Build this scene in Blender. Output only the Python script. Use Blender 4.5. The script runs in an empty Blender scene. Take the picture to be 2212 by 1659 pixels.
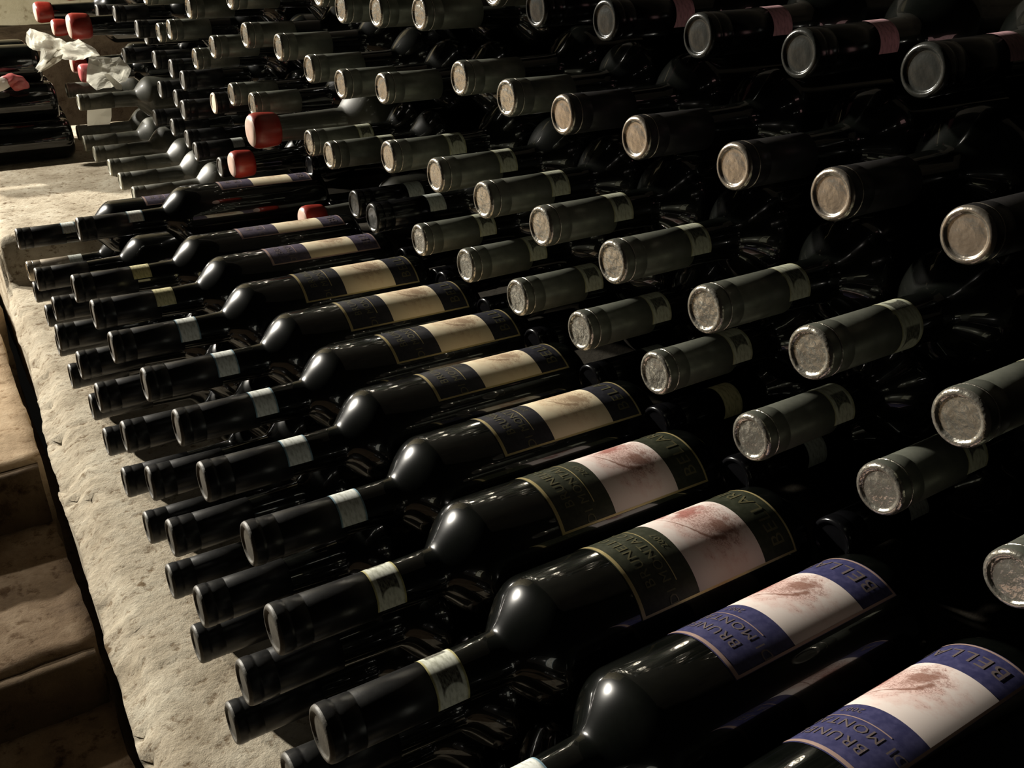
import bpy, bmesh, math, random
from mathutils import Vector, Matrix, noise

random.seed(7)
sc = bpy.context.scene
C = bpy.context.collection
MM = 0.001

# ------------------------------------------------------------------ camera
cam_d = bpy.data.cameras.new('camera')
cam = bpy.data.objects.new('camera', cam_d)
C.objects.link(cam)
cam_d.sensor_fit = 'HORIZONTAL'
cam_d.sensor_width = 36.0
cam_d.lens = 1971.87 / 2212 * 36.0
cam_d.clip_start = 0.01
cam_d.clip_end = 60
Rr = [[0.84048, -0.54152, 0.0188], [-0.23651, -0.39786, -0.88644], [0.4875, 0.74058, -0.46247]]
ax, ay, az = Vector(Rr[0]).normalized(), -Vector(Rr[1]).normalized(), -Vector(Rr[2]).normalized()
mw = Matrix((ax, ay, az)).transposed().to_4x4()
mw.translation = Vector((-0.1091, -0.3935, 0.3587))
cam.matrix_world = mw
sc.camera = cam

# ------------------------------------------------------------------ world, lamps, exposure
w = bpy.data.worlds.new('cellar_air')
sc.world = w
w.use_nodes = True
w.node_tree.nodes['Background'].inputs[0].default_value = (1.0, 0.93, 0.8, 1)
w.node_tree.nodes['Background'].inputs[1].default_value = 0.0025


def lamp(name, loc, power, radius, col):
    d = bpy.data.lights.new(name, 'POINT')
    d.energy = power
    d.shadow_soft_size = radius
    d.color = col
    o = bpy.data.objects.new(name, d)
    o.location = loc
    C.objects.link(o)
    return o


lamp('aisle_lamp', (-2.75, 6.30, 2.45), 3600, 0.075, (1.0, 0.94, 0.83))
lamp('fill_light', (-0.62, 2.12, 0.80), 92, 0.025, (1.0, 0.94, 0.83))  # added fill light, lifts the shadowed far ledge and dusty bottles

sc.view_settings.view_transform = 'Standard'
sc.view_settings.look = 'None'
sc.view_settings.gamma = 1
sc.view_settings.use_curve_mapping = False
sc.view_settings.exposure = 0.2


# ------------------------------------------------------------------ helpers
def mesh_obj(name, me, mat, parent=None):
    o = bpy.data.objects.new(name, me)
    C.objects.link(o)
    if mat is not None and not me.materials:
        me.materials.append(mat)
    if parent is not None:
        o.parent = parent
    return o


def tag(o, label=None, cat=None, group=None, kind=None):
    if label:
        o['label'] = label
    if cat:
        o['category'] = cat
    if group:
        o['group'] = group
    if kind:
        o['kind'] = kind
    return o


def pydata(name, verts, faces, smooth=True, uvs=None):
    me = bpy.data.meshes.new(name)
    me.from_pydata(verts, [], faces)
    if uvs:
        lay = me.uv_layers.new(name='UVMap')
        for poly in me.polygons:
            for li, vi in zip(poly.loop_indices, poly.vertices):
                lay.data[li].uv = uvs[vi]
    if smooth:
        me.polygons.foreach_set('use_smooth', [True] * len(me.polygons))
    me.update()
    return me


LEN = 316.0      # bottle length in mm, tip at local x = -LEN, base centre at the origin


def lathe(name, prof, seg=40, cap0=False, cap1=False):
    """prof: (distance from tip, radius) in mm, turned about the local X axis"""
    v, f = [], []
    for u, r in prof:
        for k in range(seg):
            a = 2 * math.pi * k / seg
            v.append(((u - LEN) * MM, r * math.sin(a) * MM, r * math.cos(a) * MM))
    for i in range(len(prof) - 1):
        for k in range(seg):
            k2 = (k + 1) % seg
            f.append((i * seg + k, (i + 1) * seg + k, (i + 1) * seg + k2, i * seg + k2))
    if cap0:
        f.append(tuple(range(seg)))
    if cap1:
        n = (len(prof) - 1) * seg
        f.append(tuple(n + k for k in reversed(range(seg))))
    return pydata(name, v, f)


def patch(name, u0, u1, a0, a1, r, nu=1, na=24):
    """curved patch on the bottle, u from tip in mm, angle in degrees from the top towards +Y"""
    v, f, uv = [], [], []
    for i in range(nu + 1):
        for k in range(na + 1):
            s, t = i / nu, k / na
            u = u0 + (u1 - u0) * s
            a = math.radians(a0 + (a1 - a0) * t)
            rr = r(u) if callable(r) else r
            v.append(((u - LEN) * MM, rr * math.sin(a) * MM, rr * math.cos(a) * MM))
            uv.append((s, t))
    n = na + 1
    for i in range(nu):
        for k in range(na):
            f.append((i * n + k, (i + 1) * n + k, (i + 1) * n + k + 1, i * n + k + 1))
    return pydata(name, v, f, True, uv)


def neck_r(u):
    return 13.9 + 1.2 * (u - 60) / 40


def body_prof():
    pr = [(9, 12.6)]
    for u in range(60, 100, 8):
        pr.append((u, neck_r(u)))
    for i in range(0, 15):
        t = i / 14
        s = t ** .69
        s = s * s * (3 - 2 * s)
        pr.append((101.5 + 29.5 * t, 15.06 + (37.8 - 15.06) * s))
    pr += [(150, 37.8), (220, 37.8), (300, 37.8), (307, 37.4), (311.5, 36), (314.6, 33.5), (316, 30.5),
           (315, 27), (311, 22), (303, 14), (298, 7), (296.5, 1.0)]
    return pr


# ------------------------------------------------------------------ materials
def newmat(name):
    m = bpy.data.materials.new(name)
    m.use_nodes = True
    nt = m.node_tree
    return m, nt, nt.nodes['Principled BSDF']


def setp(b, **kw):
    names = {'col': 'Base Color', 'rough': 'Roughness', 'metal': 'Metallic', 'coat': 'Coat Weight',
             'coatr': 'Coat Roughness', 'ior': 'IOR', 'spec': 'Specular IOR Level', 'sheen': 'Sheen Weight',
             'trans': 'Transmission Weight', 'alpha': 'Alpha', 'sub': 'Subsurface Weight'}
    for k, v in kw.items():
        if k == 'col':
            v = (*v, 1)
        b.inputs[names[k]].default_value = v


def noise_node(nt, scale, detail=4, rough=.55, coord='Object', dist=0):
    tc = nt.nodes.new('ShaderNodeTexCoord')
    n = nt.nodes.new('ShaderNodeTexNoise')
    n.inputs['Scale'].default_value = scale
    n.inputs['Detail'].default_value = detail
    n.inputs['Roughness'].default_value = rough
    n.inputs['Distortion'].default_value = dist
    nt.links.new(tc.outputs[coord], n.inputs['Vector'])
    return n


def ramp(nt, src, stops):
    r = nt.nodes.new('ShaderNodeValToRGB')
    e = r.color_ramp.elements
    while len(e) < len(stops):
        e.new(0.5)
    for el, (p, c) in zip(e, stops):
        el.position = p
        el.color = (*c, 1) if len(c) == 3 else c
    nt.links.new(src, r.inputs[0])
    return r


def bump(nt, b, src, strength, dist):
    bp = nt.nodes.new('ShaderNodeBump')
    bp.inputs['Strength'].default_value = strength
    bp.inputs['Distance'].default_value = dist
    nt.links.new(src, bp.inputs['Height'])
    nt.links.new(bp.outputs[0], b.inputs['Normal'])
    return bp


def m_glass(name, col, rough, coat, coatr, dust=None, spec=.5):
    m, nt, b = newmat(name)
    setp(b, col=col, rough=rough, coat=coat, coatr=coatr, spec=spec)
    n = noise_node(nt, 30, 5, .6)
    c2 = dust or tuple(c * 2.2 + .004 for c in col)
    r = ramp(nt, n.outputs['Fac'], [(.38, col), (.7, c2)])
    nt.links.new(r.outputs[0], b.inputs['Base Color'])
    return m


def m_metal(name, col, metal, rough, bs=.0, bsc=90, col2=None, coat=0, spec=.5):
    m, nt, b = newmat(name)
    setp(b, col=col, metal=metal, rough=rough, coat=coat, coatr=.12, spec=spec)
    if col2:
        n2 = noise_node(nt, 120, 4)
        r = ramp(nt, n2.outputs['Fac'], [(.35, col), (.68, col2)])
        nt.links.new(r.outputs[0], b.inputs['Base Color'])
    if bs:
        n = noise_node(nt, bsc, 3, .5)
        bump(nt, b, n.outputs['Fac'], bs, .004)
    return m


GLASS = m_glass('dark_bottle_glass', (.0015, .002, .0015), .24, 1.0, .018, (.0055, .006, .005), .16)
DUSTY = m_glass('dusty_bottle_glass', (.035, .036, .027), .5, .5, .08, (.085, .085, .065))
CAP_BLACK = m_metal('black_capsule', (.009, .009, .0095), 0, .33, .03, 200, (.018, .018, .017), spec=.35)
TOP_BLACK = m_metal('black_capsule_top', (.052, .047, .037), 0, .55, .1, 250, (.085, .077, .06))
CAP_GREY = m_metal('olive_tin_capsule', (.115, .122, .098), .4, .40, .04, 70, (.16, .165, .135))
TOP_TIN = m_metal('embossed_tin_top', (.42, .395, .335), .85, .24, .32, 160, (.58, .555, .48))
CAP_PLUM = m_metal('dark_plum_capsule', (.022, .021, .021), .3, .38, .04, 60, (.034, .032, .032))
TOP_BRONZE = m_metal('champagne_tin_top', (.42, .37, .305), .88, .26, .16, 140, (.53, .475, .40))
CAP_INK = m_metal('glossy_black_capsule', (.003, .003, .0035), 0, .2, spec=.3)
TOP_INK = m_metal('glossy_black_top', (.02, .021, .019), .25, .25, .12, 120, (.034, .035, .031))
CAP_DUST = m_metal('dusty_capsule', (.05, .049, .036), 0, .55, .05, 90, (.09, .088, .066))
TOP_DUST = m_metal('dusty_capsule_top', (.22, .21, .16), 0, .6, .05, 90, (.32, .31, .24))
CAP_BROWN = m_metal('brown_capsule', (.30, .25, .19), .4, .34, .04, 120, (.38, .33, .26))
TOP_CREAM = m_metal('cream_cork_top', (.62, .52, .38), 0, .6, .1, 200, (.7, .6, .45))
WAX = m_metal('red_sealing_wax', (.22, .016, .010), 0, .36, .12, 60, (.29, .026, .015))
WAXTOP = m_metal('pale_wax_top', (.60, .40, .32), 0, .4, .1, 60, (.66, .50, .42))  # paler colour for the end disc of the red wax
WAXPALE = m_metal('pale_pink_wax', (.50, .10, .11), 0, .35, .1, 60, (.55, .16, .15))


def uvmix(nt):
    tc = nt.nodes.new('ShaderNodeTexCoord')
    sp = nt.nodes.new('ShaderNodeSeparateXYZ')
    nt.links.new(tc.outputs['UV'], sp.inputs[0])
    return tc, sp.outputs[0], sp.outputs[1]


def mth(nt, op, a, b=None, clamp=False):
    n = nt.nodes.new('ShaderNodeMath')
    n.operation = op
    n.use_clamp = clamp
    for i, x in enumerate((a, b)):
        if x is None:
            continue
        if isinstance(x, (int, float)):
            n.inputs[i].default_value = x
        else:
            nt.links.new(x, n.inputs[i])
    return n.outputs[0]


def mixc(nt, fac, a, b):
    n = nt.nodes.new('ShaderNodeMix')
    n.data_type = 'RGBA'
    for sock, x in ((n.inputs['Factor'], fac), (n.inputs[6], a), (n.inputs[7], b)):
        if isinstance(x, tuple):
            sock.default_value = (*x, 1)
        elif isinstance(x, (int, float)):
            sock.default_value = x
        else:
            nt.links.new(x, sock)
    return n.outputs[2]


def inside(nt, s, lo, hi, soft=.02):
    a = nt.nodes.new('ShaderNodeMapRange')
    a.interpolation_type = 'SMOOTHSTEP'
    nt.links.new(s, a.inputs[0])
    a.inputs[1].default_value = lo - soft
    a.inputs[2].default_value = lo + soft
    c = nt.nodes.new('ShaderNodeMapRange')
    c.interpolation_type = 'SMOOTHSTEP'
    nt.links.new(s, c.inputs[0])
    c.inputs[1].default_value = hi - soft
    c.inputs[2].default_value = hi + soft
    c.inputs[3].default_value = 1
    c.inputs[4].default_value = 0
    return mth(nt, 'MULTIPLY', a.outputs[0], c.outputs[0])


def m_band(name, paper, edge, ink, pattern=True):
    """paper strip printed with two edge rules, dark fields and a pale oval seal"""
    m, nt, b = newmat(name)
    setp(b, rough=.75, spec=.25)
    tc, u, v = uvmix(nt)
    col = mixc(nt, inside(nt, u, .06, .94, .03), edge, paper)
    n = nt.nodes.new('ShaderNodeTexNoise')
    n.inputs['Scale'].default_value = 9
    n.inputs['Detail'].default_value = 5
    nt.links.new(tc.outputs['UV'], n.inputs['Vector'])
    spk = ramp(nt, n.outputs['Fac'], [(.45, (1, 1, 1)), (.66, (.62, .62, .58))])
    mul = nt.nodes.new('ShaderNodeMix')
    mul.data_type = 'RGBA'
    mul.blend_type = 'MULTIPLY'
    mul.inputs['Factor'].default_value = 1
    nt.links.new(col, mul.inputs[6])
    nt.links.new(spk.outputs[0], mul.inputs[7])
    col = mul.outputs[2]
    if pattern:
        # dark printed fields on both flanks, with an oval seal left pale in each
        for lo, hi, oc in ((.10, .40, .13), (.62, .90, .87)):
            fld = mth(nt, 'MULTIPLY', inside(nt, u, .2, .84, .02), inside(nt, v, lo, hi, .015))
            du = mth(nt, 'DIVIDE', mth(nt, 'SUBTRACT', u, .55), .36)
            dv = mth(nt, 'DIVIDE', mth(nt, 'SUBTRACT', v, oc), .12)
            rr = mth(nt, 'SQRT', mth(nt, 'ADD', mth(nt, 'MULTIPLY', du, du), mth(nt, 'MULTIPLY', dv, dv)))
            ov = nt.nodes.new('ShaderNodeMapRange')
            nt.links.new(rr, ov.inputs[0])
            ov.inputs[1].default_value = .9
            ov.inputs[2].default_value = 1.05
            n2 = nt.nodes.new('ShaderNodeTexNoise')
            n2.inputs['Scale'].default_value = 22
            nt.links.new(tc.outputs['UV'], n2.inputs['Vector'])
            tex = mth(nt, 'ADD', mth(nt, 'MULTIPLY', n2.outputs['Fac'], .8), .45, True)
            fac = mth(nt, 'MULTIPLY', mth(nt, 'MULTIPLY', fld, ov.outputs[0]), tex, True)
            col = mixc(nt, fac, col, ink)
    nt.links.new(col, b.inputs['Base Color'])
    return m


BAND_WHITE = m_band('white_neck_band', (.66, .68, .64), (.16, .27, .34), (.2, .2, .17), False)
BAND_SEAL = m_band('seal_neck_band', (.62, .63, .54), (.42, .38, .17), (.035, .028, .018), True)
BAND_OLIVE = m_band('olive_seal_band', (.40, .41, .32), (.34, .33, .2), (.03, .03, .022), True)
BAND_YELLOW = m_band('yellow_neck_band', (.58, .53, .30), (.5, .45, .25), (.1, .09, .05), False)
BAND_PINK = m_band('pink_neck_band', (.62, .37, .40), (.62, .38, .41), (.1, .09, .05), False)
BAND_GREY = m_band('grey_neck_band', (.34, .36, .33), (.3, .32, .3), (.1, .1, .1), False)


def m_label(name, col, col2):
    m, nt, b = newmat(name)
    setp(b, rough=.5, spec=.3)
    n = noise_node(nt, 260, 3)
    r = ramp(nt, n.outputs['Fac'], [(.4, col), (.7, col2)])
    nt.links.new(r.outputs[0], b.inputs['Base Color'])
    return m


LAB_GREEN = m_label('dark_green_label', (.018, .021, .011), (.034, .036, .022))
LAB_NAVY = m_label('navy_black_label', (.013, .013, .018), (.024, .024, .032))
LAB_BLUE = m_label('blue_label', (.030, .030, .085), (.055, .053, .125))
LAB_PLUM = m_label('plum_blue_label', (.055, .045, .075), (.10, .08, .11))
GOLD = m_metal('dull_gold_ink', (.42, .34, .16), .35, .38)
INK_OLIVE = m_metal('olive_gold_lettering', (.095, .085, .042), .2, .45)
INK_ROSE = m_metal('rose_gold_lettering', (.14, .11, .105), .2, .45)
ROSE = m_metal('rose_gold_ink', (.40, .28, .24), .3, .4)


def m_picture(name, paper, red, brown, pink):
    """printed sketch: a leaning stem line and two smudged red-brown masses on pale paper"""
    m, nt, b = newmat(name)
    setp(b, rough=.7, spec=.2)
    tc, u, v = uvmix(nt)
    n = nt.nodes.new('ShaderNodeTexNoise')
    n.inputs['Scale'].default_value = 7
    n.inputs['Detail'].default_value = 7
    n.inputs['Roughness'].default_value = .65
    nt.links.new(tc.outputs['UV'], n.inputs['Vector'])
    nf = n.outputs['Fac']

    def blob(cu, cv, su, sv, lo, hi):
        du = mth(nt, 'DIVIDE', mth(nt, 'SUBTRACT', u, cu), su)
        dv = mth(nt, 'DIVIDE', mth(nt, 'SUBTRACT', v, cv), sv)
        d = mth(nt, 'SQRT', mth(nt, 'ADD', mth(nt, 'MULTIPLY', du, du), mth(nt, 'MULTIPLY', dv, dv)))
        x = mth(nt, 'SUBTRACT', mth(nt, 'MULTIPLY', nf, 2.0), d)
        a = nt.nodes.new('ShaderNodeMapRange')
        nt.links.new(x, a.inputs[0])
        a.inputs[1].default_value = lo
        a.inputs[2].default_value = hi
        return a.outputs[0]

    n3 = nt.nodes.new('ShaderNodeTexNoise')
    n3.inputs['Scale'].default_value = 20
    n3.inputs['Detail'].default_value = 6
    n3.inputs['Distortion'].default_value = 1.5
    nt.links.new(tc.outputs['UV'], n3.inputs['Vector'])
    sk = ramp(nt, n3.outputs['Fac'], [(.44, (0, 0, 0)), (.5, (1, 1, 1)), (.55, (.1, .1, .1))]).outputs[0]
    col = mixc(nt, mth(nt, 'MULTIPLY', blob(.55, .5, .5, .45, .0, .6), .8), paper, pink)
    col = mixc(nt, mth(nt, 'MULTIPLY', blob(.60, .70, .26, .13, .1, .6), .8), col, red)
    col = mixc(nt, mth(nt, 'MULTIPLY', blob(.36, .86, .18, .09, .1, .5), .65), col, red)
    col = mixc(nt, mth(nt, 'MULTIPLY', blob(.70, .40, .24, .14, .15, .6), .8), col, brown)
    col = mixc(nt, mth(nt, 'MULTIPLY', mth(nt, 'MULTIPLY', blob(.62, .52, .40, .38, .0, .35), sk), .8), col, brown)
    # stem line: falls steeply, then runs flat
    tgt = mth(nt, 'ADD', .28, mth(nt, 'MULTIPLY', mth(nt, 'EXPONENT', mth(nt, 'MULTIPLY', mth(nt, 'SUBTRACT', u, .2), -8.0)), .62))
    wob = mth(nt, 'MULTIPLY', mth(nt, 'SUBTRACT', nf, .5), .10)
    dl = mth(nt, 'ABSOLUTE', mth(nt, 'ADD', mth(nt, 'SUBTRACT', v, tgt), wob))
    a = nt.nodes.new('ShaderNodeMapRange')
    nt.links.new(dl, a.inputs[0])
    a.inputs[1].default_value = .008
    a.inputs[2].default_value = .028
    a.inputs[3].default_value = .85
    a.inputs[4].default_value = 0
    ln = mth(nt, 'MULTIPLY', a.outputs[0], inside(nt, u, .20, .66, .02))
    col = mixc(nt, ln, col, brown)
    nt.links.new(col, b.inputs['Base Color'])
    return m


PIC_PINK = m_picture('pink_white_picture', (.64, .56, .52), (.27, .07, .055), (.17, .075, .05), (.56, .375, .335))
PIC_CREAM = m_picture('cream_picture', (.70, .61, .43), (.42, .24, .14), (.27, .18, .11), (.58, .44, .29))


def m_stone(name, c1, c2, c3, sc1, pit, bs=1.0, bd=.004):
    m, nt, b = newmat(name)
    setp(b, rough=.95, spec=.1)
    n1 = noise_node(nt, sc1, 9, .68)
    n2 = noise_node(nt, sc1 * 6, 8, .72)
    n3 = noise_node(nt, sc1 * 2.2, 5, .6)
    r1 = ramp(nt, n1.outputs['Fac'], [(.30, c2), (.5, c1), (.70, c3)])
    r2 = ramp(nt, n2.outputs['Fac'], [(.34, pit), (.46, (1, 1, 1))])
    r3 = ramp(nt, n3.outputs['Fac'], [(.31, pit), (.37, (1, 1, 1))])
    col = r1.outputs[0]
    for r in (r2, r3):
        mul = nt.nodes.new('ShaderNodeMix')
        mul.data_type = 'RGBA'
        mul.blend_type = 'MULTIPLY'
        mul.inputs['Factor'].default_value = 1
        nt.links.new(col, mul.inputs[6])
        nt.links.new(r.outputs[0], mul.inputs[7])
        col = mul.outputs[2]
    nt.links.new(col, b.inputs['Base Color'])
    h = mth(nt, 'ADD', mth(nt, 'MULTIPLY', n1.outputs['Fac'], .5), mth(nt, 'MULTIPLY', n2.outputs['Fac'], .6))
    bump(nt, b, h, bs, bd)
    return m


STONE = m_stone('pale_ledge_stone', (.46, .40, .305), (.29, .24, .17), (.60, .55, .44), 16, (.36, .29, .22))
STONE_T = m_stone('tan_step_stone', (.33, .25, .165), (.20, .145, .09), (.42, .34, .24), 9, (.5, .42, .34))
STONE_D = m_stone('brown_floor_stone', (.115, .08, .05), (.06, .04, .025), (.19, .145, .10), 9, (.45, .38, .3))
STONE_W = m_stone('cellar_wall_stone', (.42, .37, .24), (.22, .17, .1), (.55, .49, .34), 4, (.5, .45, .4))
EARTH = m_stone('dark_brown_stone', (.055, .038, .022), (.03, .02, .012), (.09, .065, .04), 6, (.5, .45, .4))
SHADE_STONE = m_stone('shade_dark_stone', (.022, .019, .014), (.012, .01, .008), (.035, .03, .022), 4, (.5, .45, .4))  # stone colour blackened in place of shade in the gaps and glass reflections

def m_thin(name, col, through, clear, bs):
    """thin sheet that scatters light on both faces"""
    m, nt, b = newmat(name)
    setp(b, col=col, rough=.45, spec=.4)
    n = noise_node(nt, 45, 4)
    bp = bump(nt, b, n.outputs['Fac'], bs, .006)
    tl = nt.nodes.new('ShaderNodeBsdfTranslucent')
    tl.inputs[0].default_value = (*col, 1)
    tr = nt.nodes.new('ShaderNodeBsdfTransparent')
    m1 = nt.nodes.new('ShaderNodeMixShader')
    m2 = nt.nodes.new('ShaderNodeMixShader')
    m1.inputs[0].default_value = through
    m2.inputs[0].default_value = clear
    nt.links.new(b.outputs[0], m1.inputs[1])
    nt.links.new(tl.outputs[0], m1.inputs[2])
    nt.links.new(m1.outputs[0], m2.inputs[1])
    nt.links.new(tr.outputs[0], m2.inputs[2])
    nt.links.new(m2.outputs[0], nt.nodes['Material Output'].inputs[0])
    return m


FILM = m_thin('cloudy_plastic_film', (.80, .79, .73), .5, .16, .6)
PAPER = m_thin('white_paper', (.82, .80, .73), .45, 0, .1)

# ------------------------------------------------------------------ setting: ledge, steps, floor, walls
EDGE = [(-500, -66, -80), (91, -60, -77), (223, -54, -75), (300, -51, -74), (398, -49, -71), (577, -38, -68),
        (664, -37, -64), (782, -32, -56), (855, -33, -52), (1072, -39, -50), (1166, -34, -47), (1260, -26, -40),
        (1500, -30, -46), (2000, -34, -48), (4600, -34, -48)]


def edge_at(y):
    for (y0, a0, b0), (y1, a1, b1) in zip(EDGE, EDGE[1:]):
        if y <= y1:
            t = (y - y0) / (y1 - y0)
            return a0 + (a1 - a0) * t, b0 + (b1 - b0) * t
    return EDGE[-1][1:]


def sstep(t):
    t = max(0, min(1, t))
    return t * t * (3 - 2 * t)


def ledge_top(y):
    return -170 + 65 * sstep((y - 1105) / 60)


def build_ledge():
    ys = []
    y = -450
    while y < 1960:
        ys.append(y)
        y += 5 if y < 800 else 10
    m_ = 56
    v, f = [], []
    for y in ys:
        crest, outer = edge_at(y)
        jag = noise.noise(Vector((y * .011, 3.1, 0))) * 5 + noise.noise(Vector((y * .04, 7.7, 0))) * 2.5
        zt = ledge_top(y)
        row = [(x, zt, .22) for x in (900, 600, 400, 300, 220, 160, 110, 75, 50, 32, 18, 6, -4, -12, -18, -23) if x > crest + 4]
        row += [(crest + 2, zt - .5, .5), (crest - 2, zt - 2.5, .9)]
        for t in (.25, .45, .65, .85, 1.0):
            row.append((crest + (outer + jag - crest) * t, zt - 4 - 15 * t, 1.0))
        for dz in (24, 32, 42, 56, 75, 100, 135, 180, 240, 310, 420):
            row.append((outer + jag + 2 + dz * .04, zt - dz, 1.5))
        L = [0]
        for a_, b_ in zip(row, row[1:]):
            L.append(L[-1] + math.hypot(a_[0] - b_[0], a_[1] - b_[1]) ** .45)
        for k in range(m_):
            s = L[-1] * k / (m_ - 1)
            j = 0
            while j < len(L) - 2 and L[j + 1] < s:
                j += 1
            t = (s - L[j]) / max(1e-6, L[j + 1] - L[j])
            x, z, amp = (row[j][q] + (row[j + 1][q] - row[j][q]) * t for q in range(3))
            p = Vector((x, y, z))
            nz = noise.fractal(p * .06, .7, 2.1, 5)
            pit = max(0, noise.noise(Vector((x * .09, y * .05, z * .09 + 9))) - .38) * 26
            d = -abs(nz) * 3.6 * amp - pit * min(1, amp)
            v.append(((x - d * .3 * (amp > .6)) * MM, y * MM, (z + d) * MM))
    for i in range(len(ys) - 1):
        for k in range(m_ - 1):
            f.append((i * m_ + k, i * m_ + k + 1, (i + 1) * m_ + k + 1, (i + 1) * m_ + k))
    me = pydata('stone_ledge', v, f)
    return tag(mesh_obj('stone_ledge', me, STONE), 'rough pale stone ledge with a worn edge carrying the bottles',
               kind='structure')


build_ledge()


def rough_box(name, x0, x1, y0, y1, z0, z1, mat, step=40, amp=5, parent=None, nscale=.02):
    """box with knocked-about faces; mm"""
    bm = bmesh.new()
    bmesh.ops.create_cube(bm, size=1)
    for vv in bm.verts:
        vv.co = Vector((x0 + (vv.co.x + .5) * (x1 - x0), y0 + (vv.co.y + .5) * (y1 - y0), z0 + (vv.co.z + .5) * (z1 - z0)))
    mx = max(x1 - x0, y1 - y0, z1 - z0)
    for axis in range(3):
        ext = (x1 - x0, y1 - y0, z1 - z0)[axis]
        k = int(min(60, ext / step))
        for i in range(1, k + 1):
            p = [0, 0, 0]
            p[axis] = (x0, y0, z0)[axis] + ext * i / (k + 1)
            nn = [0, 0, 0]
            nn[axis] = 1
            bmesh.ops.bisect_plane(bm, geom=bm.verts[:] + bm.edges[:] + bm.faces[:], plane_co=p, plane_no=nn)
    for vv in bm.verts:
        q = vv.co * nscale
        d = noise.noise_vector(q) * amp + noise.noise_vector(q * 3.1) * amp * .4
        vv.co += d
        vv.co *= MM
    for fc in bm.faces:
        fc.smooth = True
    me = bpy.data.meshes.new(name)
    bm.to_mesh(me)
    bm.free()
    return mesh_obj(name, me, mat, parent)


# raised stone bench behind the front stack, hidden under the second stack
tag(rough_box('stone_bench', 362, 805, -420, 1062, -176, -50, SHADE_STONE, 60, 2), 'stone bench behind the front stack, under the upper bottles', kind='structure')
tag(rough_box('stone_bench', 500, 805, 1070, 2250, -176, -42, SHADE_STONE, 80, 2), 'stone bench under the far end of the upper stack', kind='structure')

fl = tag(rough_box('floor', -3200, -40, -900, 7600, -640, -575, STONE_D, 110, 6), 'dark brown stone cellar floor beside the ledge', kind='structure')
# worn floor slabs stepping up along the aisle
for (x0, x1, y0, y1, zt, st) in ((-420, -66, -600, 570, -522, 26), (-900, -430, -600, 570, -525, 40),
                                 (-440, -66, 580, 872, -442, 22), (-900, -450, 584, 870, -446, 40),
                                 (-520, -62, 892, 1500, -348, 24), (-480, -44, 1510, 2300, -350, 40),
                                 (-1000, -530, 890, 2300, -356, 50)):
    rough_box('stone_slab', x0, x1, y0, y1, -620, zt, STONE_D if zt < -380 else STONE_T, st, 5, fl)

# added slabs in dark brown, painting the shade on each step front
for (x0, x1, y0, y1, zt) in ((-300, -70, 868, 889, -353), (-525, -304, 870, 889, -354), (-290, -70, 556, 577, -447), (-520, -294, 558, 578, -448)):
    rough_box('shade_riser', x0, x1, y0, y1, -620, zt, EARTH, 30, 3, fl)

tag(rough_box('wall_right', 815, 960, -600, 7600, -640, 2600, SHADE_STONE, 150, 14), 'dark rough stone wall behind the bottle stacks', kind='structure')
tag(rough_box('wall_far', -300, 960, 3300, 3460, -640, 2400, STONE_W, 90, 16), 'dim olive stone wall at the end of the cellar', kind='structure')
tag(rough_box('stone_bench', -330, 810, 3020, 3290, -640, -25, EARTH, 50, 12), 'low brown stone bench at the foot of the far wall', kind='structure')

# ------------------------------------------------------------------ bottle part meshes (shared)
ME_GLASS = lathe('bottle_glass', body_prof(), 44)
ME_GLASS_D = ME_GLASS.copy()
CAPP = [(2.2, 14.9), (3.2, 15.05), (6.8, 15.1), (8.0, 14.95),
        (8.6, 14.65), (9.4, 14.6), (10.0, 14.75), (18.6, 14.6), (19.0, 14.35), (19.6, 14.35), (20.0, 14.6), (40, 14.5), (61.4, 14.55),
        (61.8, 13.8)]
ME_CAP = lathe('capsule', CAPP, 40)


def disc_mesh():
    seg = 32
    v, f = [], []
    rings = [(2.25, 14.92), (1.3, 14.6), (.5, 13.9), (.08, 12.9), (.05, 12.2), (.4, 11.6), (1.2, 11.1), (1.35, 10.2), (1.2, 8), (1.0, 5.6), (1.05, 3)]
    for u, r in rings:
        for k in range(seg):
            a = 2 * math.pi * k / seg
            v.append(((u - LEN) * MM, r * math.sin(a) * MM, r * math.cos(a) * MM))
    for i in range(len(rings) - 1):
        for k in range(seg):
            k2 = (k + 1) % seg
            f.append((i * seg + k, (i + 1) * seg + k, (i + 1) * seg + k2, i * seg + k2))
    n = (len(rings) - 1) * seg
    f.append(tuple(n + k for k in reversed(range(seg))))
    return pydata('capsule_top', v, f)


ME_TOP = disc_mesh()
ME_RIM = lathe('rim_ring', [(8.6, 14.6), (8.8, 15.0), (9.4, 15.0), (9.6, 14.6)], 40)
ME_BAND = patch('neck_band', 58, 76.5, -100, 100, lambda u: max(14.72, neck_r(u) + .12), 3, 28)
ME_WAX = lathe('wax_seal', [(1.0, 12.5), (2.2, 15.2), (4.5, 17.2), (9, 18.2), (16, 17.9), (24, 17.4), (28, 16.8), (30.5, 15.4), (31, 13.6)], 32)
ME_WAXTOP = lathe('wax_top', [(2.4, 15.5), (1.0, 13.6), (.3, 10), (0, 5), (0, .6)], 32, False, True)
ME_LABEL = patch('label', 174, 297, -60, 60, 38.0, 1, 28)
ME_PIC = patch('picture_panel', 217, 270, -58, 58, 38.14, 1, 28)


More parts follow.
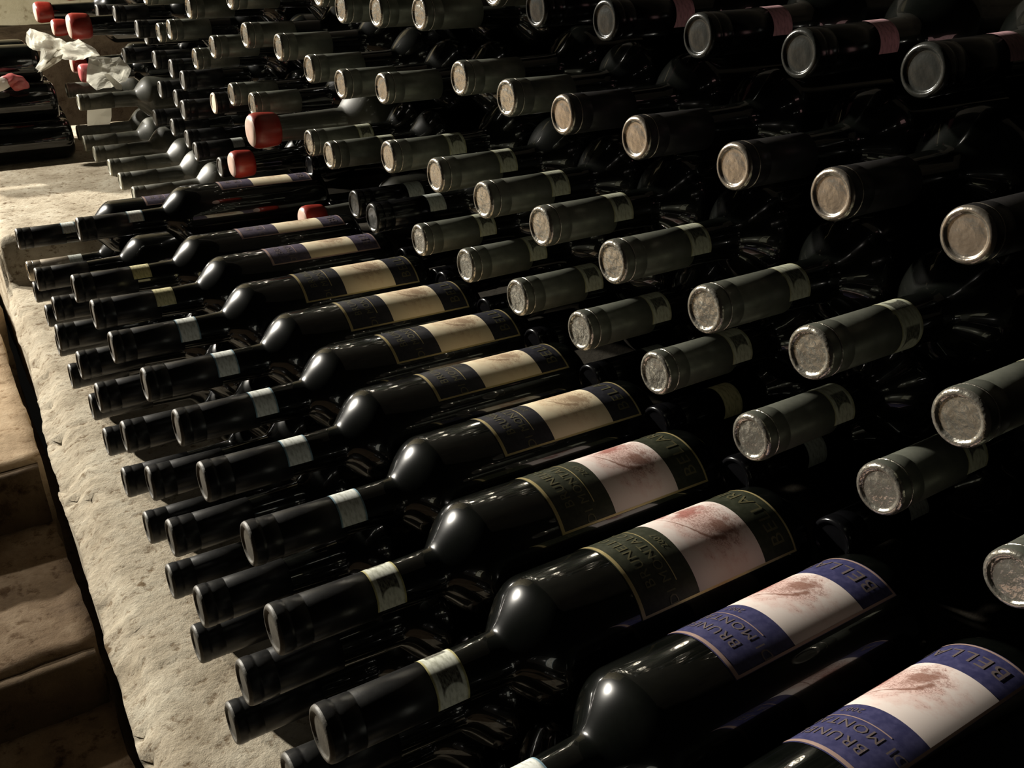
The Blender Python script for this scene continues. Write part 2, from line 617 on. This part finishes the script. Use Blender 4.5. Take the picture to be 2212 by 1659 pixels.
def border_mesh():
    v, f = [], []

    def strip(u0, u1, a0, a1, na):
        b0 = len(v)
        for u in (u0, u1):
            for k in range(na + 1):
                a = math.radians(a0 + (a1 - a0) * k / na)
                v.append(((u - LEN) * MM, 38.2 * math.sin(a) * MM, 38.2 * math.cos(a) * MM))
        for k in range(na):
            f.append((b0 + k, b0 + na + 1 + k, b0 + na + 2 + k, b0 + k + 1))
    strip(174.6, 177.0, -59.5, 59.5, 28)
    strip(295.0, 296.4, -59.5, 59.5, 28)
    strip(174.6, 296.4, -59.5, -57.4, 2)
    strip(174.6, 296.4, 57.4, 59.5, 2)
    strip(204.2, 204.9, -40, 40, 20)
    return pydata('border_line', v, f)


ME_BORDER = border_mesh()


def text_mesh(lines):
    """lettering wrapped round the label: (string, u of baseline from tip, size mm)"""
    v, f = [], []
    for s, u0, size in lines:
        cu = bpy.data.curves.new('t', 'FONT')
        cu.body = s
        cu.size = size
        cu.align_x = 'CENTER'
        cu.resolution_u = 2
        cu.space_character = 1.12
        to = bpy.data.objects.new('t', cu)
        C.objects.link(to)
        dg = bpy.context.evaluated_depsgraph_get()
        me = bpy.data.meshes.new_from_object(to.evaluated_get(dg))
        b0 = len(v)
        for vv in me.vertices:
            a = vv.co.x / 38.28
            v.append(((u0 - vv.co.y - LEN) * MM, 38.28 * math.sin(a) * MM, 38.28 * math.cos(a) * MM))
        for p in me.polygons:
            f.append(tuple(b0 + i for i in p.vertices))
        bpy.data.objects.remove(to)
        bpy.data.curves.remove(cu)
        bpy.data.meshes.remove(me)
    return pydata('lettering', v, f, False)


ME_TEXTS = [text_mesh([t]) for t in (('BRUNELLO', 190.5, 9.5), ('DI MONTALCINO', 201.5, 9.0), ('2007', 213, 6.0), ('BELLARIA', 289.5, 14.0))]
VAR = {}


def with_mat(me, mat):
    k = (me.name, mat.name)
    if k not in VAR:
        c = me.copy()
        c.materials.clear()
        c.materials.append(mat)
        VAR[k] = c
    return VAR[k]


CAPS = {'black': (CAP_BLACK, TOP_BLACK), 'grey': (CAP_GREY, TOP_TIN), 'plum': (CAP_PLUM, TOP_BRONZE),
        'ink': (CAP_INK, TOP_INK), 'brown': (CAP_BROWN, TOP_TIN), 'cream': (CAP_BLACK, TOP_CREAM), 'dust': (CAP_DUST, TOP_DUST), 'shade_ink': (CAP_INK, CAP_INK)}  # last pair: top blackened to paint the shade on wedged-in bottles
LABS = {'green': (LAB_GREEN, PIC_PINK, GOLD, INK_OLIVE), 'navy': (LAB_NAVY, PIC_CREAM, GOLD, INK_OLIVE),
        'blue': (LAB_BLUE, PIC_PINK, ROSE, INK_ROSE), 'plum': (LAB_PLUM, PIC_CREAM, ROSE, INK_ROSE)}


def bottle(tip, label, group, cap='black', band=None, lab=None, edge=58, tilt=0.0, yaw=0.0, glass=GLASS, s=1.0, spin=None):
    t = bpy.data.objects.new('wine_bottle', None)
    t.empty_display_size = .02
    C.objects.link(t)
    x, y, z = tip
    t.location = ((x + LEN * s) * MM, (y + LEN * s * yaw) * MM, (z - LEN * s * tilt) * MM)
    if spin is None:
        spin = -(60 - edge) if lab else random.uniform(-30, 30)
    t.rotation_euler = (math.radians(spin), tilt, yaw)
    t.scale = (s, s, s)
    tag(t, label, 'wine bottle', group)
    mesh_obj('bottle_glass', with_mat(ME_GLASS, glass), None, t)
    if cap in ('wax', 'waxpale'):
        wx = mesh_obj('wax_seal', with_mat(ME_WAX, WAX if cap == 'wax' else WAXPALE), None, t)
        wx['label'] = 'red sealing wax over the bottle mouth'
        mesh_obj('wax_top', with_mat(ME_WAXTOP, WAXTOP if cap == 'wax' else WAXPALE), None, wx)
    elif cap:
        cm, tm = CAPS[cap]
        c = mesh_obj('capsule', with_mat(ME_CAP, cm), None, t)
        mesh_obj('capsule_top', with_mat(ME_TOP, tm), None, c)
        if cap in ('grey', 'plum', 'brown'):
            # the tin shines along the mouth, so the rim shares the top's metal
            mesh_obj('rim_ring', with_mat(ME_RIM, tm), None, c)
    if band:
        mesh_obj('neck_band', with_mat(ME_BAND, band), None, t)
    if lab:
        lm, pm, gm, im = LABS[lab]
        lb = mesh_obj('label', with_mat(ME_LABEL, lm), None, t)
        mesh_obj('picture_panel', with_mat(ME_PIC, pm), None, lb)
        mesh_obj('border_line', with_mat(ME_BORDER, gm), None, lb)
        for tm_ in ME_TEXTS:
            mesh_obj('lettering', with_mat(tm_, im), None, lb)
    return t


ORD = ['nearest', 'second', 'third', 'fourth', 'fifth', 'sixth', 'seventh', 'eighth', 'ninth', 'tenth', 'eleventh', 'twelfth',
       'thirteenth', 'fourteenth', 'fifteenth', 'sixteenth']


def nth(i):
    return 'nearest the camera' if i == 0 else ORD[i] + ' from the camera'


# ---- front stack, top layer: (x, y, cap, band, label, label edge angle, words)
G_T = 'labelled bottles on top of the front stack'
TOPROW = [(-12, -246, BAND_WHITE, 'blue', 22, 'blue-labelled bottle in the bottom right corner, nearest on the front stack'),
          (-12, -164, BAND_WHITE, 'blue', 30, 'blue-labelled bottle with pale sketch, second from the camera on the front stack'),
          (-12, -82, BAND_SEAL, 'green', 61, 'green-labelled bottle with seal band, third from the camera on the front stack'),
          (-6.6, 0, BAND_SEAL, 'green', 58, 'green-labelled bottle with seal band, fourth from the camera on the front stack'),
          (6.7, 82.3, BAND_WHITE, 'navy', 47, 'black-labelled bottle with cream picture beside the green-labelled pair'),
          (2.8, 166.7, BAND_WHITE, 'navy', 40, 'second black-labelled bottle with cream picture past the green-labelled pair'),
          (7.6, 250.7, BAND_WHITE, 'navy', 48, 'third black-labelled bottle with cream picture past the green-labelled pair'),
          (3.7, 335.7, BAND_WHITE, 'navy', 52, 'fourth black-labelled bottle with cream picture past the green-labelled pair'),
          (-4.1, 424.5, BAND_WHITE, 'navy', 56, 'farthest black-labelled bottle with white neck band on the front stack'),
          (-3.2, 511.1, BAND_YELLOW, 'plum', 40, 'plum-labelled bottle with yellow neck band, nearer of the two'),
          (-6.9, 591.6, BAND_YELLOW, 'plum', 30, 'plum-labelled bottle with yellow neck band, farther of the two'),
          (33, 794, BAND_WHITE, 'plum', 30, 'plum-labelled bottle with white neck band at the far end of the front stack')]
for x, y, bd, lb, ed, words in TOPROW:
    bottle((x, y, 0), words, G_T, 'black', bd, lb, ed, tilt=.017)

G_M = 'black-capped bottles in the middle layer of the front stack'
MID = [(-20, -209), (-20, -127), (-20, -45), (-19, 37), (-22, 119), (-18.6, 206), (-14, 289), (-15, 376), (-20, 464), (-22, 547),
       (-29, 630), (-19, 716), (-22, 828), (-21, 1008)]
for i, (x, y) in enumerate(MID):
    last = i == len(MID) - 1
    bottle((x, y, -65.5), 'black-capped bottle with white neck band, farthest in the middle layer' if last else
           'plain black-capped bottle, %s in the middle layer of the front stack' % nth(i), G_M, 'black', BAND_WHITE if last else None,
           'plum' if last else None, 35, tilt=.017)

G_L = 'black-capped bottles in the bottom layer of the front stack'
LOW = [(-22, -172), (-22, -90), (-22, -8), (-23, 73), (-22, 160), (-19.7, 242), (-18, 326), (-18.5, 410), (-18, 496), (-16, 580), (-22, 669),
       (-20, 768), (-17, 870), (-18, 968), (-14, 1062)]
for i, (x, y) in enumerate(LOW):
    last = i == len(LOW) - 1
    bottle((x, y, -132), 'brown-capped bottle with grey band at the far end of the bottom layer' if last else
           'plain black-capped bottle, %s in the bottom layer, resting on the ledge' % nth(i), G_L, 'brown' if last else 'black',
           BAND_GREY if last else None, None, tilt=.017)

# ---- upper stack, near part
G_Z = 'dark bottles wedged under the lowest silver-capped row'
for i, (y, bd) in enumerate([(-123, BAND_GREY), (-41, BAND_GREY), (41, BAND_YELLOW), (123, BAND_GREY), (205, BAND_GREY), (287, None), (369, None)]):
    bottle((305, y, 18), 'dark bottle %s, wedged between labelled bottles below the silver caps' % nth(i), G_Z, 'shade_ink', bd)
G_A = 'silver-capped bottles in the lowest row of the upper stack'
ROWA = [(274, -240, 84), (279, -161, 87), (265, -82, 83), (266, 6, 87), (265, 88, 86), (263, 169, 84), (263, 250, 85), (260, 330, 85)]
for i, p in enumerate(ROWA):
    bottle(p, 'silver-capped bottle, %s in the lowest bright row of the upper stack' % nth(i), G_A, 'grey', BAND_OLIVE, spin=-2)
for p, wd in (((250, 409, 86), 'black-capped bottle with grey band beyond the lowest silver row, nearer one'),
              ((262, 479, 80), 'black-capped bottle with grey band beyond the lowest silver row, farther one')):
    bottle(p, wd, 'black-capped bottles beyond the lowest silver row', 'ink', BAND_GREY)
G_B = 'silver-capped bottles in the second row of the upper stack'
ROWB = [(270, -197, 151), (261, -115, 153), (261, -36, 149), (259, 50, 152), (259, 134, 153), (259, 215, 152), (260, 296, 153), (253, 374, 153)]
for i, p in enumerate(ROWB):
    bottle(p, 'silver-capped bottle, %s in the second bright row of the upper stack' % nth(i), G_B, 'grey', BAND_OLIVE, spin=-4 if i > 1 else 45)
G_C = 'champagne-capped bottles in the third row of the upper stack'
ROWC = [(314, -153, 220), (310, -73, 221), (313, 5, 219), (304, 89, 221), (302, 172, 222), (304, 253, 221), (305, 332, 225)]
for i, p in enumerate(ROWC):
    bottle(p, 'champagne-capped bottle, %s in the third row of the upper stack' % nth(i), G_C, 'plum' if i < 5 else 'grey')
G_D = 'black-capped bottles with pink bands in the top row'
ROWD = [(362, -78, 284), (356, 4, 283), (353, 90, 284), (340, 176, 286), (330, 252, 288)]
for i, p in enumerate(ROWD):
    bottle(p, 'glossy black-capped bottle with pink neck band, %s in the top row' % nth(i), G_D, 'ink', BAND_PINK, tilt=-.03)

# ---- upper stack, far part: silver caps then dark caps, listed from near to far
FAR_SILVER = [(350, 350, 295), (307, 408, 271), (299, 484, 266), (294, 558, 263), (298, 628, 273), (285, 449, 200), (273, 522, 194), (269, 597, 199),
              (263, 671, 213), (258, 772, 215), (259, 921, 184), (260, 1021, 156), (263, 1233, 169), (257, 1136, 184), (254, 997, 227),
              (264, 836, 253), (262, 1287, 221), (260, 863, 131), (260, 779, 132), (264, 545, 117), (270, 618, 115)]
SPOT = ['high beside the pink-banded bottles', 'high above the third row', 'at the top edge, left of the champagne caps',
        'at the top edge, second left of the champagne caps', 'at the top edge, third left of the champagne caps',
        'just left of the champagne-capped row', 'above the red wax bottles, right of a pair', 'above the red wax bottles, left of a pair',
        'fourth along past the champagne-capped row', 'fifth along past the champagne-capped row', 'sixth along past the champagne-capped row',
        'below the sixth past the champagne row', 'leftmost of two overlapping silver caps, far left', 'right one of two overlapping silver caps, far left',
        'at the top edge over the two overlapping silver caps', 'at the top edge over the fifth past the champagne row',
        'farthest at the top left edge', 'left of the pair resting above the red wax cap', 'right of the pair resting above the red wax cap',
        'overlapping pair below the champagne row, nearer', 'overlapping pair below the champagne row, farther']
for p, wd in zip(FAR_SILVER, SPOT):
    bottle(p, 'silver-capped bottle ' + wd, 'silver-capped bottles in the far part of the upper stack', 'grey',
           BAND_OLIVE if p[1] in (545, 618) else None)
FAR_DARK = [((261, 1176, 121), 'upper right of the dark cluster'), ((258, 1102, 114), 'under two silver caps, right of the dark cluster'),
            ((273, 1225, 66), 'middle of the dark cluster'), ((236, 1035, 83), 'right edge of the dark cluster by the cream-topped bottle'),
            ((269, 1388, 6), 'leftmost right above the dusty shoulders'), ((272, 1274, 10), 'second from left above the dusty shoulders'),
            ((267, 1164, 12), 'third from left above the dusty shoulders'), ((275, 1338, 63), 'left of the dark cluster above the dusty necks'),
            ((265, 1546, 94), 'beside the plastic film'), ((263, 1290, 120), 'upper left of the dark cluster'),
            ((260, 1373, 160), 'left of two under the top edge'), ((288, 1444, 139), 'right of two under the top edge'),
            ((263, 1729, 155), 'beside the red wax caps, far left'), ((264, 1564, 167), 'second from the red wax caps, far left'),
            ((259, 1089, 8), 'fourth from left above the dusty shoulders, with grey band'), ((262, 972, 9), 'left of the low red wax cap')]
for p, wd in FAR_DARK:
    bottle(p, 'black-capped bottle, ' + wd, 'black-capped bottles in the far part of the upper stack', 'black', BAND_GREY if p[1] in (1089, 1035) else None)
bottle((262, 962, 103), 'bottle with a cream cork top among dark caps in the far stack', 'cream-topped bottles', 'cream')
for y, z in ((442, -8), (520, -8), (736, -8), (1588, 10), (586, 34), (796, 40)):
    bottle((335, y, z), 'black-capped bottle set back in a dark gap of the far upper stack', 'dark bottles set back in the gaps', 'shade_ink')

# ---- red wax bottles
G_R = 'bottles sealed with red wax'
bottle((226, 694, 118), 'big bottle with pale-edged red wax top left of the silver caps', G_R, 'wax', None, None, s=1.15, glass=DUSTY)
bottle((250, 872, 36), 'round-nosed red wax bottle just below the big red wax one', G_R, 'wax', None, None, s=1.04)
bottle((270, 665, 10), 'red wax bottle peeping out behind the plum-labelled bottles', G_R, 'wax', None, None, glass=DUSTY)
bottle((188, 2060, 128), 'red wax bottle farthest left at the top of the far stack', G_R, 'wax', None, None, s=1.25)
bottle((205, 1960, 105), 'small red wax cap between the two large ones at top left', G_R, 'wax', None, None)
bottle((190, 1640, 140), 'large red wax bottle above the plastic film at top left', G_R, 'wax', None, None, s=1.35)
bottle((222, 1830, 190), 'dull red wax bottle at the very top edge, far left', G_R, 'wax', None, None, s=1.1)
bottle((205, 1797, 49), 'red wax bottle under the lower edge of the plastic film', G_R, 'wax', None, None)
bottle((199, 1670, 49), 'pinkish wax bottle on the dusty bottles below the film', G_R, 'waxpale', None, None)

# ---- dusty bottles without bands lying on the raised ledge
G_U = 'dusty bottles at the far end of the ledge'
DUST = [((163, 1126, -59), 'nearest dusty olive bottle, touching the front stack'), ((167, 1247, -65), 'second dusty olive bottle on the far ledge'),
        ((169, 1338, -62), 'third dusty olive bottle on the far ledge'), ((169, 1473, -67), 'fourth dusty olive bottle on the far ledge'),
        ((168, 1570, -66), 'fifth dusty olive bottle, beside the white paper tag'), ((172, 1653, -62), 'sixth dusty olive bottle, under the white paper tag'),
        ((164, 1510, 22), 'dusty bottle with bright neck resting on the dusty row'), ((179, 1734, 8), 'farthest dusty bottle, below the pinkish wax cap')]
for p, wd in DUST:
    bottle(p, wd, G_U, 'dust', None, None, glass=DUSTY)

# ---- dark bottles pushed forward at the far left, showing their bodies and bases
G_K = 'dark bottles pushed forward at the far left'
for (bx, y, z), wd in (((160, 1650, -67), 'bottom dark bottle lying on the pale ledge at the left edge'),
                       ((166, 1732, -67), 'dark bottle behind the bottom one at the left edge'),
                       ((172, 1815, -67), 'rear dark bottle in the bottom row at the left edge'),
                       ((150, 1691, -1), 'dark bottle in the middle row at the left edge, nearer'),
                       ((152, 1773, -1), 'dark bottle in the middle row at the left edge, farther'),
                       ((138, 1732, 64), 'topmost dark bottle under the red and white ribbon, nearer'),
                       ((128, 1815, 64), 'topmost dark bottle at the left edge, farther')):
    bottle((bx - LEN, y, z), wd, G_K, 'black')


# ------------------------------------------------------------------ loose things: film, papers, ribbon
def sheet(name, pts, mat, amp, n=26, th=.4, seed=0, fold=.02):
    """crumpled sheet filling an outline of 3D points (mm); thin solid"""
    c = Vector((0, 0, 0))
    for p in pts:
        c += Vector(p)
    c /= len(pts)
    rings = 9
    v, f = [], []
    m_ = len(pts)
    dens = []
    for k in range(m_):
        a_, b_ = Vector(pts[k]), Vector(pts[(k + 1) % m_])
        for j in range(4):
            dens.append(a_.lerp(b_, j / 4))
    M_ = len(dens)
    for i in range(1, rings + 1):
        for d in dens:
            p = c.lerp(d, i / rings)
            q = p * fold + Vector((seed, seed * 2.3, 0))
            dn = noise.noise_vector(q) * amp + noise.noise_vector(q * 2.7) * amp * .5
            v.append((p + Vector((dn.x * .35, dn.y * 1.4, dn.z * .45))) * MM)
    v.append(c * MM)
    for i in range(rings - 1):
        for k in range(M_):
            k2 = (k + 1) % M_
            f.append((i * M_ + k, (i + 1) * M_ + k, (i + 1) * M_ + k2, i * M_ + k2))
    for k in range(M_):
        f.append((len(v) - 1, k, (k + 1) % M_))
    me = pydata(name, v, f, False)
    o = mesh_obj(name, me, mat)
    md = o.modifiers.new('thickness', 'SOLIDIFY')
    md.thickness = th * MM
    return o


o = sheet('plastic_film', [(112, 1606, 140), (118, 1600, 147), (150, 1600, 136), (176, 1590, 118), (200, 1588, 124), (226, 1590, 104), (232, 1596, 92),
                           (200, 1600, 84), (170, 1600, 88), (146, 1600, 96), (122, 1602, 66), (114, 1604, 74), (132, 1602, 104), (110, 1606, 116)],
          FILM, 16, seed=1.5, fold=.028)
tag(o, 'crumpled cloudy plastic film hanging over the red wax bottles at top left', 'plastic film')
o = sheet('plastic_film', [(205, 1560, 92), (262, 1560, 92), (275, 1556, 70), (262, 1545, 48), (205, 1540, 38), (192, 1550, 52)], FILM, 10, seed=4.2, fold=.03)
tag(o, 'grey plastic film tucked between dusty necks beside the pinkish wax cap', 'plastic film')
o = sheet('paper_sheet', [(116, 1592, 68), (146, 1588, 92), (166, 1588, 98), (160, 1586, 88), (130, 1588, 72)], PAPER, 3, seed=2.2)
tag(o, 'bright white folded paper sticking out under the plastic film', 'paper')
o = sheet('paper_strip', [(222, 1530, 66), (230, 1530, 66), (250, 1528, 44), (248, 1528, 36), (238, 1528, 38)], PAPER, 2, seed=3.3)
tag(o, 'slanting white paper strip on the grey film', 'paper')
o = sheet('paper_tag', [(186, 1556, 6), (229, 1556, 4), (226, 1558, -18), (222, 1562, -32), (181, 1562, -32), (183, 1558, -12)], PAPER, 3, seed=6.1)
tag(o, 'white paper tag lying across the dusty bottle necks', 'paper tag')


def ribbon():
    t = bpy.data.objects.new('ribbon_bow', None)
    t.location = (68 * MM, 1652 * MM, 40 * MM)
    C.objects.link(t)
    tag(t, 'crumpled red and white ribbon lying on the dark bottles at the left edge', 'ribbon')
    for nm, mat_, off, sz, sd in (('red_loop', WAXPALE, (8, 0, 8), (22, 13, 11), 1), ('white_loop', PAPER, (-16, -3, 3), (20, 14, 12), 5),
                                  ('red_loop', WAXPALE, (20, -4, -1), (16, 10, 11), 9)):
        bm = bmesh.new()
        bmesh.ops.create_icosphere(bm, subdivisions=3, radius=1)
        for vv in bm.verts:
            p = Vector((vv.co.x * sz[0], vv.co.y * sz[1], vv.co.z * sz[2]))
            p *= 1 + .35 * noise.noise(vv.co * 1.6 + Vector((sd, 0, 0)))
            vv.co = (p + Vector(off)) * MM
        for fc in bm.faces:
            fc.smooth = True
        me = bpy.data.meshes.new(nm)
        bm.to_mesh(me)
        bm.free()
        mesh_obj(nm, me, mat_, t)


ribbon()
